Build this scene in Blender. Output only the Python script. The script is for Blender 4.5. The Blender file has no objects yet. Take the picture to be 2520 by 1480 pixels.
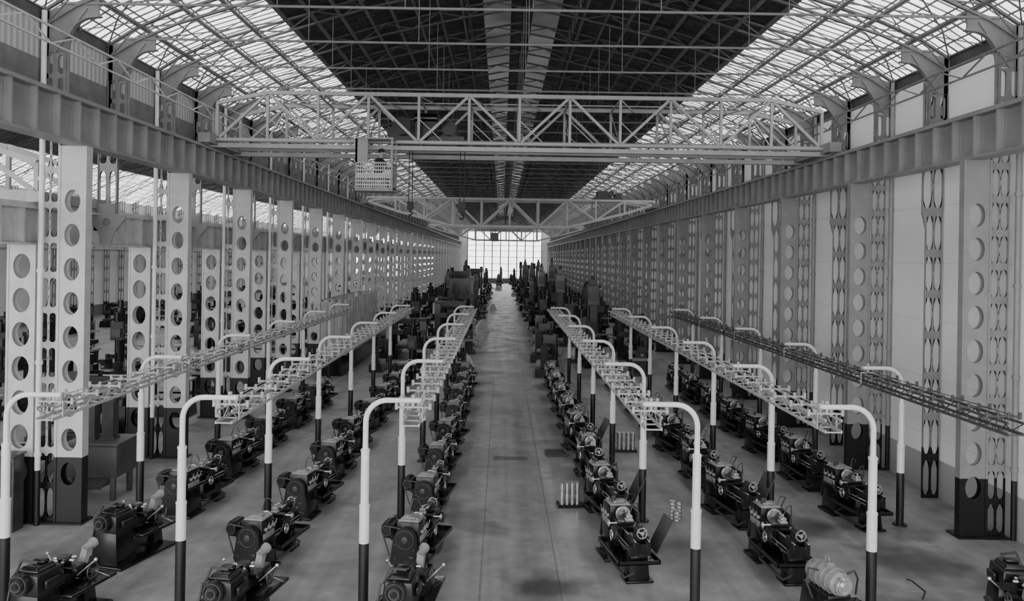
import bpy, math, random
from mathutils import Vector, Matrix
random.seed(7)
scene=bpy.context.scene
COL=scene.collection
pi=math.pi
# ------------------------------------------------------------------ materials
def newmat(name):
    m=bpy.data.materials.new(name); m.use_nodes=True
    nt=m.node_tree
    for n in list(nt.nodes): nt.nodes.remove(n)
    out=nt.nodes.new('ShaderNodeOutputMaterial'); b=nt.nodes.new('ShaderNodeBsdfPrincipled')
    nt.links.new(b.outputs[0],out.inputs[0])
    return m,nt,b
def g(v): return (v,v,v,1)
def noise_ramp(nt,vec,scale,lo,hi,detail=5,p0=0.3,p1=0.7):
    n=nt.nodes.new('ShaderNodeTexNoise'); n.inputs['Scale'].default_value=scale; n.inputs['Detail'].default_value=detail
    nt.links.new(vec,n.inputs['Vector'])
    r=nt.nodes.new('ShaderNodeMapRange'); r.inputs[1].default_value=p0; r.inputs[2].default_value=p1
    r.inputs[3].default_value=lo; r.inputs[4].default_value=hi
    nt.links.new(n.outputs[0],r.inputs[0])
    return r.outputs[0]
def mat(name,v,rough=0.5,metal=0.0,var=0.2,scale=3.0,split=None,low=0.02):
    m,nt,b=newmat(name)
    tc=nt.nodes.new('ShaderNodeTexCoord'); vec=tc.outputs['Object']
    f=noise_ramp(nt,vec,scale,v*(1-var),v*(1+var))
    if split is not None:
        sx=nt.nodes.new('ShaderNodeSeparateXYZ'); nt.links.new(vec,sx.inputs[0])
        lt=nt.nodes.new('ShaderNodeMath'); lt.operation='LESS_THAN'; lt.inputs[1].default_value=split
        nt.links.new(sx.outputs[2],lt.inputs[0])
        mx=nt.nodes.new('ShaderNodeMix'); mx.data_type='FLOAT'
        nt.links.new(lt.outputs[0],mx.inputs[0]); nt.links.new(f,mx.inputs[2]); mx.inputs[3].default_value=low
        f=mx.outputs[0]
    nt.links.new(f,b.inputs['Base Color'])
    b.inputs['Roughness'].default_value=rough; b.inputs['Metallic'].default_value=metal
    return m
def emat(name,e,v=0.5,scale=0.6,var=0.25):
    m,nt,b=newmat(name)
    tc=nt.nodes.new('ShaderNodeTexCoord')
    f=noise_ramp(nt,tc.outputs['Object'],scale,e*(1-var),e*(1+var),3)
    b.inputs['Base Color'].default_value=g(v); b.inputs['Roughness'].default_value=0.4
    b.inputs['Emission Color'].default_value=g(1)
    nt.links.new(f,b.inputs['Emission Strength'])
    return m
M={}
M['col_l']=mat('column_paint_a',0.50,0.45,split=1.46,low=0.006,var=0.10)
M['col_r']=mat('column_paint_b',0.26,0.45,split=1.30,low=0.006,var=0.10)
M['post']=mat('post_paint',0.70,0.4,split=1.2,low=0.012,var=0.10)
M['white']=mat('light_paint',0.50,0.4,var=0.12)
M['ladder']=mat('ladder_paint',0.40,0.4,var=0.2,scale=6)
M['ladder_d']=mat('ladder_paint_dull',0.07,0.5,var=0.25,scale=6)
M['girder']=mat('girder_paint',0.24,0.45,var=0.15,scale=1.5)
M['steel']=mat('roof_steel',0.13,0.5,var=0.25)
M['bars']=mat('glazing_bars',0.14,0.6,var=0.2)
M['steel_d']=mat('dark_steel_and_eave_shade',0.06,0.6,var=0.3)
M['upper']=mat('upper_column_paint',0.16,0.5,var=0.2)
M['purl']=mat('purlin_paint',0.20,0.5,var=0.3)
M['crane']=mat('crane_paint',0.36,0.4,var=0.12)
M['dark']=mat('machine_dark',0.005,0.22,var=0.4,scale=5)
M['dark2']=mat('machine_green_grey',0.010,0.22,var=0.35,scale=5)
M['mid']=mat('machine_mid_grey',0.05,0.30,var=0.3,scale=5)
M['light']=mat('machine_light_grey',0.24,0.30,var=0.25,scale=6)
M['pale']=mat('pale_casting',0.5,0.5,var=0.2,scale=6)
M['shed']=mat('shed_grey',0.42,0.5,var=0.2,scale=2)
M['plate']=mat('guard_plate',0.07,0.4,var=0.2,scale=3)
M['bright']=mat('machined_steel',0.66,0.28,metal=0.85,var=0.15,scale=8)
M['rope']=mat('rope_dark',0.01,0.6)
M['skin']=mat('skin',0.35,0.6,var=0.1)
M['cloth']=mat('overalls',0.02,0.8,var=0.2)
M['glass']=emat('skylight_glass',1.7,0.4,0.8,0.35)
M['glass_far']=emat('gable_glass',2.6,0.5,0.3,0.15)
M['lantern']=emat('lantern_glass',0.05,0.2,0.25,0.9)
def m_floor():
    m,nt,b=newmat('concrete_floor'); L=nt.links
    tc=nt.nodes.new('ShaderNodeTexCoord'); vec=tc.outputs['Object']
    a=noise_ramp(nt,vec,0.35,0.23,0.33,8)
    c=noise_ramp(nt,vec,2.6,0.82,1.12,10)
    st=noise_ramp(nt,vec,0.45,0.62,1.0,6,0.34,0.46)
    mp=nt.nodes.new('ShaderNodeMapping'); mp.inputs['Scale'].default_value=(3.0,0.10,1); L.new(vec,mp.inputs[0])
    streak=noise_ramp(nt,mp.outputs[0],1.2,0.80,1.14,7)
    def mul(x,y):
        n=nt.nodes.new('ShaderNodeMath'); n.operation='MULTIPLY'; L.new(x,n.inputs[0])
        if isinstance(y,(int,float)): n.inputs[1].default_value=y
        else: L.new(y,n.inputs[1])
        return n.outputs[0]
    sx=nt.nodes.new('ShaderNodeSeparateXYZ'); L.new(vec,sx.inputs[0])
    def band(coord,c0,w,val,soft=0.15):
        s=nt.nodes.new('ShaderNodeMath'); s.operation='SUBTRACT'; L.new(coord,s.inputs[0]); s.inputs[1].default_value=c0
        ab=nt.nodes.new('ShaderNodeMath'); ab.operation='ABSOLUTE'; L.new(s.outputs[0],ab.inputs[0])
        r=nt.nodes.new('ShaderNodeMapRange'); L.new(ab.outputs[0],r.inputs[0])
        r.inputs[1].default_value=w; r.inputs[2].default_value=w*(1+soft)+0.01; r.inputs[3].default_value=val; r.inputs[4].default_value=1.0
        return r.outputs[0]
    v=mul(mul(mul(a,c),st),band(sx.outputs[0],0.45,1.2,1.25,0.6))
    v=mul(v,band(sx.outputs[0],0.75,0.18,0.84,1.5))
    v=mul(v,band(sx.outputs[0],-0.3,0.012,0.65)); v=mul(v,band(sx.outputs[0],1.15,0.012,0.65))
    v=mul(v,streak)
    nz=nt.nodes.new('ShaderNodeTexNoise'); nz.inputs['Scale'].default_value=1.6; nz.inputs['Detail'].default_value=6; L.new(vec,nz.inputs['Vector'])
    for (px,py,rad) in ((8.4,16.9,1.3),(7.2,14.6,0.9),(0.9,15.2,0.9),(4.0,17.6,0.7),(6.9,19.0,0.9),(9.6,15.4,0.8)):
        d=nt.nodes.new('ShaderNodeVectorMath'); d.operation='DISTANCE'; L.new(vec,d.inputs[0]); d.inputs[1].default_value=(px,py,0)
        ad=nt.nodes.new('ShaderNodeMath'); ad.operation='MULTIPLY_ADD'; L.new(nz.outputs[0],ad.inputs[0]); ad.inputs[1].default_value=1.6; L.new(d.outputs['Value'],ad.inputs[2])
        r=nt.nodes.new('ShaderNodeMapRange'); L.new(ad.outputs[0],r.inputs[0]); r.inputs[1].default_value=rad*0.5+0.6; r.inputs[2].default_value=rad+0.9; r.inputs[3].default_value=0.32; r.inputs[4].default_value=1.0
        v=mul(v,r.outputs[0])
    md=nt.nodes.new('ShaderNodeMath'); md.operation='PINGPONG'; L.new(sx.outputs[1],md.inputs[0]); md.inputs[1].default_value=5.1
    r=nt.nodes.new('ShaderNodeMapRange'); L.new(md.outputs[0],r.inputs[0]); r.inputs[1].default_value=0.02; r.inputs[2].default_value=0.04
    r.inputs[3].default_value=1.2; r.inputs[4].default_value=1.0
    v=mul(v,r.outputs[0])
    L.new(v,b.inputs['Base Color'])
    ro=noise_ramp(nt,vec,0.8,0.28,0.5,6); L.new(ro,b.inputs['Roughness'])
    return m
M['floor']=m_floor()
def m_wall(name,v,dado,dv):
    m,nt,b=newmat(name); L=nt.links
    tc=nt.nodes.new('ShaderNodeTexCoord'); vec=tc.outputs['Object']
    a=noise_ramp(nt,vec,0.5,v*0.92,v*1.04,6)
    sx=nt.nodes.new('ShaderNodeSeparateXYZ'); L.new(vec,sx.inputs[0])
    md=nt.nodes.new('ShaderNodeMath'); md.operation='PINGPONG'; L.new(sx.outputs[2],md.inputs[0]); md.inputs[1].default_value=0.75
    r=nt.nodes.new('ShaderNodeMapRange'); L.new(md.outputs[0],r.inputs[0]); r.inputs[1].default_value=0.008; r.inputs[2].default_value=0.014
    r.inputs[3].default_value=0.85; r.inputs[4].default_value=1.0
    mu=nt.nodes.new('ShaderNodeMath'); mu.operation='MULTIPLY'; L.new(a,mu.inputs[0]); L.new(r.outputs[0],mu.inputs[1])
    lt=nt.nodes.new('ShaderNodeMath'); lt.operation='LESS_THAN'; L.new(sx.outputs[2],lt.inputs[0]); lt.inputs[1].default_value=dado
    mx=nt.nodes.new('ShaderNodeMix'); mx.data_type='FLOAT'; L.new(lt.outputs[0],mx.inputs[0]); L.new(mu.outputs[0],mx.inputs[2]); mx.inputs[3].default_value=dv
    L.new(mx.outputs[0],b.inputs['Base Color']); b.inputs['Roughness'].default_value=0.75
    return m
M['wall']=m_wall('plaster_wall',0.94,0.95,0.42)
M['wall2']=m_wall('plaster_wall_far',0.75,1.0,0.15)
def m_roof():
    m,nt,b=newmat('roof_boards_hazed'); L=nt.links
    tc=nt.nodes.new('ShaderNodeTexCoord'); vec=tc.outputs['Object']
    br=nt.nodes.new('ShaderNodeTexBrick'); L.new(vec,br.inputs[0]); br.inputs['Scale'].default_value=0.8
    br.inputs['Color1'].default_value=g(0.03); br.inputs['Color2'].default_value=g(0.10); br.inputs['Mortar'].default_value=g(0.015)
    sx=nt.nodes.new('ShaderNodeSeparateXYZ'); L.new(vec,sx.inputs[0])
    r=nt.nodes.new('ShaderNodeMapRange'); L.new(sx.outputs[1],r.inputs[0]); r.inputs[1].default_value=25; r.inputs[2].default_value=100; r.inputs[3].default_value=0.6; r.inputs[4].default_value=5.5  # boards grow paler down the hall: distance haze put into the colour
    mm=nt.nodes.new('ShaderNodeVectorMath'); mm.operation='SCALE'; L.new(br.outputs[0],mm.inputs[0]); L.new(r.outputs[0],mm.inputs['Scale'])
    L.new(mm.outputs[0],b.inputs['Base Color']); b.inputs['Roughness'].default_value=0.8
    return m
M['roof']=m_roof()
def m_corr(name,v,freq):
    m,nt,b=newmat(name); L=nt.links
    tc=nt.nodes.new('ShaderNodeTexCoord')
    w=nt.nodes.new('ShaderNodeTexWave'); w.inputs['Scale'].default_value=freq; w.bands_direction='DIAGONAL'
    sx=nt.nodes.new('ShaderNodeMapping'); sx.inputs['Scale'].default_value=(1,1,0); L.new(tc.outputs['Object'],sx.inputs[0]); L.new(sx.outputs[0],w.inputs[0])
    r=nt.nodes.new('ShaderNodeMapRange'); L.new(w.outputs[0],r.inputs[0]); r.inputs[3].default_value=v*0.7; r.inputs[4].default_value=v*1.15
    L.new(r.outputs[0],b.inputs['Base Color']); b.inputs['Roughness'].default_value=0.6
    return m
M['corr']=m_corr('corrugated_sheet',0.45,3.0)
# ------------------------------------------------------------------ mesh builder
class MB:
    def __init__(s): s.v=[]; s.f=[]; s.m=[]
    def add(s,vs,fs,mi=0):
        o=len(s.v); s.v+= [tuple(x) for x in vs]; s.f+=[tuple(i+o for i in f) for f in fs]; s.m+=[mi]*len(fs); return s
    def box(s,x0,x1,y0,y1,z0,z1,mi=0,tx=0,ty=0):
        vs=[(x0,y0,z0),(x1,y0,z0),(x1,y1,z0),(x0,y1,z0),(x0+tx,y0+ty,z1),(x1-tx,y0+ty,z1),(x1-tx,y1-ty,z1),(x0+tx,y1-ty,z1)]
        return s.add(vs,[(3,2,1,0),(4,5,6,7),(0,1,5,4),(1,2,6,5),(2,3,7,6),(3,0,4,7)],mi)
    def bar(s,p,q,w,h=None,mi=0):
        h=h or w; p=Vector(p); q=Vector(q); t=(q-p)
        if t.length<1e-6: return s
        t.normalize(); ref=Vector((0,0,1)) if abs(t.z)<0.95 else Vector((0,1,0))
        u=t.cross(ref).normalized()*(w/2); v=u.cross(t).normalized()*(h/2)
        vs=[]
        for c in (p,q): vs+=[c-u-v,c+u-v,c+u+v,c-u+v]
        return s.add(vs,[(0,1,2,3),(7,6,5,4),(0,4,5,1),(1,5,6,2),(2,6,7,3),(3,7,4,0)],mi)
    def tube(s,pts,rs,seg=10,mi=0,cap=True):
        pts=[Vector(p) for p in pts]
        if not isinstance(rs,(list,tuple)): rs=[rs]*len(pts)
        n=len(pts); vs=[]; pu=None
        for i,p in enumerate(pts):
            a=pts[max(i-1,0)]; b=pts[min(i+1,n-1)]; t=(b-a)
            if t.length<1e-7: t=Vector((0,0,1))
            t.normalize()
            if pu is None:
                ref=Vector((0,1,0)) if abs(t.y)<0.9 else Vector((1,0,0))
                u=ref.cross(t).normalized()
            else:
                u=(pu-t*pu.dot(t)).normalized()
            pu=u; v=t.cross(u)
            for k in range(seg):
                an=2*pi*k/seg; vs.append(p+(u*math.cos(an)+v*math.sin(an))*rs[i])
        fs=[]
        for i in range(n-1):
            for k in range(seg):
                k2=(k+1)%seg; fs.append((i*seg+k,i*seg+k2,(i+1)*seg+k2,(i+1)*seg+k))
        if cap: fs.append(tuple(range(seg))[::-1]); fs.append(tuple((n-1)*seg+k for k in range(seg)))
        return s.add(vs,fs,mi)
    def cyl(s,p,q,r,seg=16,mi=0,r2=None): return s.tube([p,q],[r,r if r2 is None else r2],seg,mi)
    def torus(s,c,R,r,axis='Y',seg=20,sub=6,mi=0):
        vs=[];fs=[]
        for i in range(seg):
            a=2*pi*i/seg
            for j in range(sub):
                b=2*pi*j/sub; rr=R+r*math.cos(b); x=rr*math.cos(a); y=rr*math.sin(a); z=r*math.sin(b)
                if axis=='Y': P=(x,z,y)
                elif axis=='X': P=(z,x,y)
                else: P=(x,y,z)
                vs.append((c[0]+P[0],c[1]+P[1],c[2]+P[2]))
        for i in range(seg):
            for j in range(sub):
                i2=(i+1)%seg; j2=(j+1)%sub; fs.append((i*sub+j,i2*sub+j,i2*sub+j2,i*sub+j2))
        return s.add(vs,fs,mi)
    def wheel(s,c,R,axis='Y',r=0.014,mi=0):
        s.torus(c,R,r,axis,18,6,mi); C=Vector(c)
        for k in range(3):
            a=2*pi*k/3+0.3; d=(math.cos(a)*R,0,math.sin(a)*R) if axis=='Y' else (0,math.cos(a)*R,math.sin(a)*R)
            s.bar(C,C+Vector(d),0.018,0.018,mi)
        e=Vector((0,0.06,0)) if axis=='Y' else Vector((0.06,0,0))
        s.cyl(C-e*0.5,C+e*0.5,0.035,10,mi); return s
    def sphere(s,c,r,seg=12,mi=0,sz=1.0):
        pts=[];rs=[]
        for i in range(9):
            a=-pi/2+pi*i/8; pts.append((c[0],c[1],c[2]+math.sin(a)*r*sz)); rs.append(max(0.001,math.cos(a)*r))
        return s.tube(pts,rs,seg,mi)
    def prism(s,poly,y0,y1,mi=0):
        n=len(poly); vs=[(x,y0,z) for x,z in poly]+[(x,y1,z) for x,z in poly]
        fs=[tuple(range(n)),tuple(range(2*n-1,n-1,-1))]+[(i,(i+1)%n,(i+1)%n+n,i+n) for i in range(n)]
        return s.add(vs,fs,mi)
    def perf(s,cx,cz,W,H,rx,rz,y0,y1,mi=0,seg=20,stad=False):
        ang=[2*pi*k/seg for k in range(seg)]
        ca=math.atan2(H/2,W/2); ang+= [ca,pi-ca,pi+ca,2*pi-ca]; ang=sorted(set(round(a,5) for a in ang))
        n=len(ang); inn=[];out=[]
        for a in ang:
            c,sn=math.cos(a),math.sin(a)
            k=min((W/2)/abs(c) if abs(c)>1e-6 else 1e9,(H/2)/abs(sn) if abs(sn)>1e-6 else 1e9)
            out.append((cx+c*k,cz+sn*k))
            if stad:
                st=rz-rx
                dx,dz=c*rx,sn*rx
                dz+= st if sn>1e-4 else (-st if sn<-1e-4 else 0)
                inn.append((cx+dx,cz+dz))
            else: inn.append((cx+c*rx,cz+sn*rz))
        vs=[(x,y0,z) for x,z in out]+[(x,y0,z) for x,z in inn]+[(x,y1,z) for x,z in out]+[(x,y1,z) for x,z in inn]
        fs=[]
        for i in range(n):
            j=(i+1)%n
            fs+=[(i,j,n+j,n+i),(2*n+j,2*n+i,3*n+i,3*n+j),(n+i,n+j,3*n+j,3*n+i)]
        return s.add(vs,fs,mi)
    def mesh(s,name,mats,smooth=True,xf=None):
        me=bpy.data.meshes.new(name); vs=s.v
        if xf is not None: vs=[tuple(xf@Vector(v)) for v in vs]
        me.from_pydata(vs,[],s.f)
        for k in mats: me.materials.append(M[k])
        me.polygons.foreach_set('material_index',s.m)
        if smooth:
            me.polygons.foreach_set('use_smooth',[True]*len(me.polygons)); me.update()
            try: me.set_sharp_from_angle(angle=0.6)
            except Exception: pass
        me.update(); return me
def bevel(me,w=0.012,seg=2):
    o=bpy.data.objects.new('tmp',me); COL.objects.link(o)
    b=o.modifiers.new('b','BEVEL'); b.width=w; b.segments=seg; b.limit_method='ANGLE'; b.angle_limit=0.8
    dg=bpy.context.evaluated_depsgraph_get(); dg.update()
    r=bpy.data.meshes.new_from_object(o.evaluated_get(dg)); bpy.data.objects.remove(o)
    r.polygons.foreach_set('use_smooth',[True]*len(r.polygons)); r.update()
    try: r.set_sharp_from_angle(angle=0.7)
    except Exception: pass
    return r
def obj(name,data,loc=(0,0,0),rot=0,label=None,cat=None,group=None,parent=None,kind=None):
    o=bpy.data.objects.new(name,data); COL.objects.link(o)
    if parent is not None: o.parent=parent
    o.location=loc; o.rotation_euler=(0,0,rot)
    if label: o['label']=label
    if cat and parent is None: o['category']=cat
    if group: o['group']=group
    if kind: o['kind']=kind
    return o
def copies(src,places):
    res=[]
    for i,(loc,rot) in enumerate(places):
        c=src.copy(); COL.objects.link(c); c.location=loc; c.rotation_euler=(0,0,rot)
        for ch in src.children:
            k=ch.copy(); k.parent=c; COL.objects.link(k)
            for ch2 in ch.children:
                k2=ch2.copy(); k2.parent=k; COL.objects.link(k2)
        res.append(c)
    return res
# ------------------------------------------------------------------ dimensions
CX=0.6; YB=-6; YE=190
XL,XR=-10.1,11.3
S=6.0; D0=18.4
bays=[D0+S*k for k in range(-1,29)]
half=[D0+3*k for k in range(-2,57)]
# ------------------------------------------------------------------ shell
b=MB(); b.box(-38,12,YB,YE+1,-0.3,0); obj('floor',b.mesh('floor',['floor'],False),kind='structure',label='grey worn concrete factory floor with stained central aisle')
b=MB(); b.box(XR,XR+0.3,YB,YE,0,10.9,0); b.box(XR+0.02,XR+0.3,YB,YE,10.9,11.4,1)  # dark top strip paints the shade of the recesses under the glazing
obj('wall_right',b.mesh('wall_right',['wall','steel_d'],False),kind='structure',label='tall pale plastered side wall with grey dado')
b=MB(); b.box(XL-0.12,XL,YB,YE,9.35,10.15,1); b.box(XL-0.10,XL-0.02,YB,YE,10.15,10.95,0); b.box(XL-0.12,XL,YB,YE,10.95,11.35,2)  # topmost dark strip is painted shade between the haunches
obj('wall_left',b.mesh('wall_left',['corr','upper','steel_d'],False),kind='structure',label='upper clerestory wall of corrugated sheet above the crane girder')
b=MB(); b.box(-37.5,-37.2,YB,YE,0,11)
obj('wall_side',b.mesh('wall_side',['wall2'],False),kind='structure',label='pale plastered outer wall of the neighbouring bay')
b=MB(); W0,W1=CX-8.35,CX+8.35
b.box(-37.5,-33,YE,YE+0.3,0,15.5); b.box(-15,W0,YE,YE+0.3,0,15.5); b.box(W1,XR,YE,YE+0.3,0,15.5); b.box(W0,W1,YE,YE+0.3,11.8,15.5); b.box(W0,W1,YE,YE+0.3,0,1.1,1); b.box(-33,-15,YE,YE+0.3,11,15.5); b.box(-33,-15,YE,YE+0.3,0,1.1)
obj('wall_back',b.mesh('wall_back',['wall2','upper'],False),kind='structure',label='gable end wall with large glazed opening')
def gable(x0,x1,n):
    b=MB(); b.box(x0,x1,YE+0.1,YE+0.2,1.1,11.8 if n==3 else 11,0)
    zt=11.8 if n==3 else 11
    k=9
    for i in range(k+1):
        x=x0+(x1-x0)*i/k; b.box(x-0.10,x+0.10,YE-0.05,YE+0.09,1.1,zt,1)
    for z in (1.2,2.8,4.4,5.9,7.3,8.5,9.6,zt-.1): b.box(x0,x1,YE-0.04,YE+0.09,z-0.055,z+0.055,1)
    obj('window_%d'%n,b.mesh('gable_window',['glass_far','girder'],False),kind='structure',label='bright multi-pane gable window with steel mullions')
gable(W0,W1,3); gable(-33,-15,4)
PR=[(10.7,11.3),(10.0,11.75),(9.0,12.2),(6.95,12.85),(4.5,13.6),(1.9,14.2)]
def roof_strip(b,p,q,y0,y1,t,mi,cx):
    for sgn in (-1,1):
        x0,x1=cx+sgn*p[0],cx+sgn*q[0]
        vs=[(x0,y0,p[1]),(x1,y0,q[1]),(x1,y1,q[1]),(x0,y1,p[1])]; vs+=[(x,y,z+t) for x,y,z in vs]
        b.add(vs,[(0,1,2,3),(7,6,5,4),(0,4,5,1),(1,5,6,2),(2,6,7,3),(3,7,4,0)],mi)
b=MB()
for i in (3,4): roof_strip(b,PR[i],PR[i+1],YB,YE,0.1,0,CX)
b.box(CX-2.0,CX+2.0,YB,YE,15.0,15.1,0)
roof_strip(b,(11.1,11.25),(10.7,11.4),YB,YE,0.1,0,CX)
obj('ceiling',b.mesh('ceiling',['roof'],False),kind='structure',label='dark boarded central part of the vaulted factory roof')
b=MB()
for sgn in (-1,1):
    b.box(CX+sgn*1.95-0.03,CX+sgn*1.95+0.03,YB,YE,14.2,15.0,0)
    b.box(CX+sgn*0.9-0.5,CX+sgn*0.9+0.5,YB,YE,14.93,14.99,0)
y=YB
while y<YE:
    for sgn in (-1,1): b.box(CX+sgn*1.9-0.06,CX+sgn*1.9+0.06,y,y+0.3,14.2,15.0,1)
    y+=1.5
obj('window_5',b.mesh('lantern',['lantern','steel_d'],False),kind='structure',label='narrow ridge lantern strip with dull glazing')
def skylight(sgn,PP,cx,n,fine=True):
    b=MB()
    def P(t,y,dz=0):
        L=len(PP)-1; k=min(int(t*L),L-1); u=t*L-k; p,q=PP[k],PP[k+1]
        return (cx+sgn*(p[0]+(q[0]-p[0])*u),y,p[1]+(q[1]-p[1])*u+dz)
    L=len(PP)-1
    y=YB
    while y<YE-0.1:
        y2=min(y+12,YE)
        for k in range(L): b.add([P(k/L,y),P((k+1)/L-1e-6,y),P((k+1)/L-1e-6,y2),P(k/L,y2)],[(0,1,2,3)],0)
        y=y2
    y=YB;c=0
    while y<YE:
        w=0.045 if c%3==0 else 0.024
        for k in range(L): b.bar(P(k/L,y,-0.02),P((k+1)/L-1e-6,y,-0.02),w,0.025,1)
        y+=0.333 if fine else 0.6; c+=1
    y=half[0]
    while y<YE-3:
        for k in range(L):
            a0,a1=k/L,(k+1)/L-1e-6
            for (o0,o1) in ((3*k/L,3*(k+1)/L),(3-3*k/L,3-3*(k+1)/L)):
                b.bar(P(a0,y+o0,-0.1),P(a1,y+o1,-0.1),0.03,0.03,1)
                if fine: b.bar(P(a0,y+1.5+o0,-0.1),P(a1,y+1.5+o1,-0.1),0.022,0.022,1)
        y+=3
    nn=7
    for k in range(nn+1): b.bar(P(min(k/nn,1-1e-6),YB,-0.03),P(min(k/nn,1-1e-6),YE,-0.03),0.035,0.03,1)
    obj('window_%d'%n,b.mesh('skylight',['glass','bars'],False),kind='structure',label='long sloping roof skylight of glazed panes and steel bars')
skylight(-1,PR[:4],CX,1); skylight(1,PR[:4],CX,2)
C2=-23.8; P2=[(13.4,10.7),(9.0,12.9),(5,14.0),(0,14.9)]
skylight(-1,P2[:2],C2,6,False); skylight(1,P2[:2],C2,7,False)
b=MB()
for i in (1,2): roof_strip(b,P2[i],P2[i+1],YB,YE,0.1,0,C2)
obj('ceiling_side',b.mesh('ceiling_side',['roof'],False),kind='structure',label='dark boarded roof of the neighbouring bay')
# ------------------------------------------------------------------ roof arches & ties
def arch_mesh(cx,P,depth,name,mats,xg):
    b=MB()
    for sgn in (-1,1):
        pts=[(cx+sgn*x,0,z-0.08) for x,z in P]
        full=[]
        for i in range(len(pts)-1):
            n=max(1,int(abs(pts[i+1][0]-pts[i][0])/0.7))
            for k in range(n): full.append(Vector(pts[i]).lerp(Vector(pts[i+1]),k/n))
        full.append(Vector(pts[-1])); low=[p-Vector((0,0,depth)) for p in full]
        for i in range(len(full)-1):
            mi=0 if abs(full[i].x-cx)>xg-0.1 else 1
            b.bar(full[i],full[i+1],0.09,0.05,mi); b.bar(low[i],low[i+1],0.09,0.05,mi)
            if i%2: b.bar(full[i],low[i+1],0.035,0.035,mi)
            else: b.bar(low[i],full[i+1],0.035,0.035,mi)
    return b.mesh(name,mats,False)
A=arch_mesh(CX,PR+[(0,14.55)],0.34,'roof_arch',['steel','steel_d'],6.95)
first=obj('roof_arch',A,(0,half[0],0),label='riveted lattice steel roof arch spanning the hall',cat='roof arch',group='roof arches of the main hall')
copies(first,[((0,y,0),0) for y in half[1:]])
A2=arch_mesh(C2,P2,0.5,'roof_arch',['steel','steel_d'],9.0)
f2=obj('roof_arch',A2,(0,bays[0],0),label='steel lattice roof arch of the neighbouring bay',cat='roof arch',group='roof arches of the neighbouring bay')
copies(f2,[((0,y,0),0) for y in bays[1:]])
b=MB(); b.bar((XL+0.5,0,11.4),(XR-0.5,0,11.4),0.045,0.05)
for x,zt in ((-5,12.9),(-2.2,13.55),(0.6,14.1),(3.4,13.55),(6.2,12.9)): b.bar((x,0,11.4),(x,0,zt),0.02,0.02)
t=obj('tie_rod',b.mesh('tie_rod',['upper'],False),(0,half[0],0),label='thin horizontal steel tie with vertical hanger rods',cat='tie rod',group='roof tie rods')
copies(t,[((0,y,0),0) for y in half[1:]])
b=MB(); b.box(-0.03,0.03,YB,YE,-0.07,0.0); b.box(-0.012,0.012,YB,YE,-0.12,-0.07)
pma=b.mesh('roof_purlin',['steel'],False); pmb=b.mesh('roof_purlin',['purl'],False)
for (x,z) in [(9.8,11.8),(8.7,12.25),(7.8,12.52),(6.9,12.82),(6.2,13.02),(5.5,13.22),(4.8,13.45),(4.1,13.62),(3.4,13.78),(2.7,13.95),(2.0,14.12)]:
    for sgn in (-1,1):
        obj('roof_purlin',pma if x>6.9 else pmb,(CX+sgn*x,0,z-0.08),label='long steel roof purlin under the roof covering',cat='purlin',group='roof purlins')
# ------------------------------------------------------------------ crane runway girders
def girder_mesh(z0,z1,length,name,mk='girder'):
    b=MB()
    b.box(-0.22,0.22,0,length,z0,z0+0.05); b.box(-0.22,0.22,0,length,z1-0.05,z1); b.box(-0.02,0.02,0,length,z0+.05,z1-.05)
    y=0.3
    while y<length:
        b.box(-0.19,0.19,y-0.03,y+0.03,z0+.05,z1-.05)
        b.box(-0.05,0.05,y-0.08,y+0.08,z0+.05,z1-.05); y+=0.85
    b.box(-0.035,0.035,0,length,z1,z1+0.1)
    for zz in (z0+0.12,z1-0.12): b.box(-0.035,0.035,0,length,zz-0.05,zz+0.05)
    return b.mesh(name,[mk],False)
GM=girder_mesh(8.28,9.25,YE-9,'crane_runway_girder')
obj('crane_runway_girder',GM,(-9.32,8.5,0),label='long riveted steel plate girder with stiffeners carrying crane rail',cat='girder',group='crane runway girders')
obj('crane_runway_girder',GM,(10.32,8.5,0),label='long riveted steel plate girder with stiffeners carrying crane rail',cat='girder',group='crane runway girders')
obj('crane_runway_girder',girder_mesh(6.1,6.95,YE-9,'crane_runway_girder_low','white'),(-10.5,8.5,0),label='lower pale plate girder serving the neighbouring bay',cat='girder')
obj('crane_runway_girder',girder_mesh(6.1,6.95,YE-9,'crane_runway_girder_low','white'),(-36.7,8.5,0),label='lower pale plate girder along the outer wall',cat='girder')
def wind(x,mk):
    b=MB(); L=YE-9
    for z in (10.3,10.65): b.bar((0,0,z),(0,L,z),0.04,0.04)
    y=0;k=0
    while y<L-1:
        b.bar((0,y,10.3 if k%2 else 10.65),(0,y+1,10.65 if k%2 else 10.3),0.03,0.03); y+=1;k+=1
    obj('lattice_brace',b.mesh('lattice_brace',[mk],False),(x,8.5,0),label='slim lattice bracing running along upper columns',cat='brace',group='lattice braces')
wind(-9.45,'white'); wind(10.6,'upper')
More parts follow.
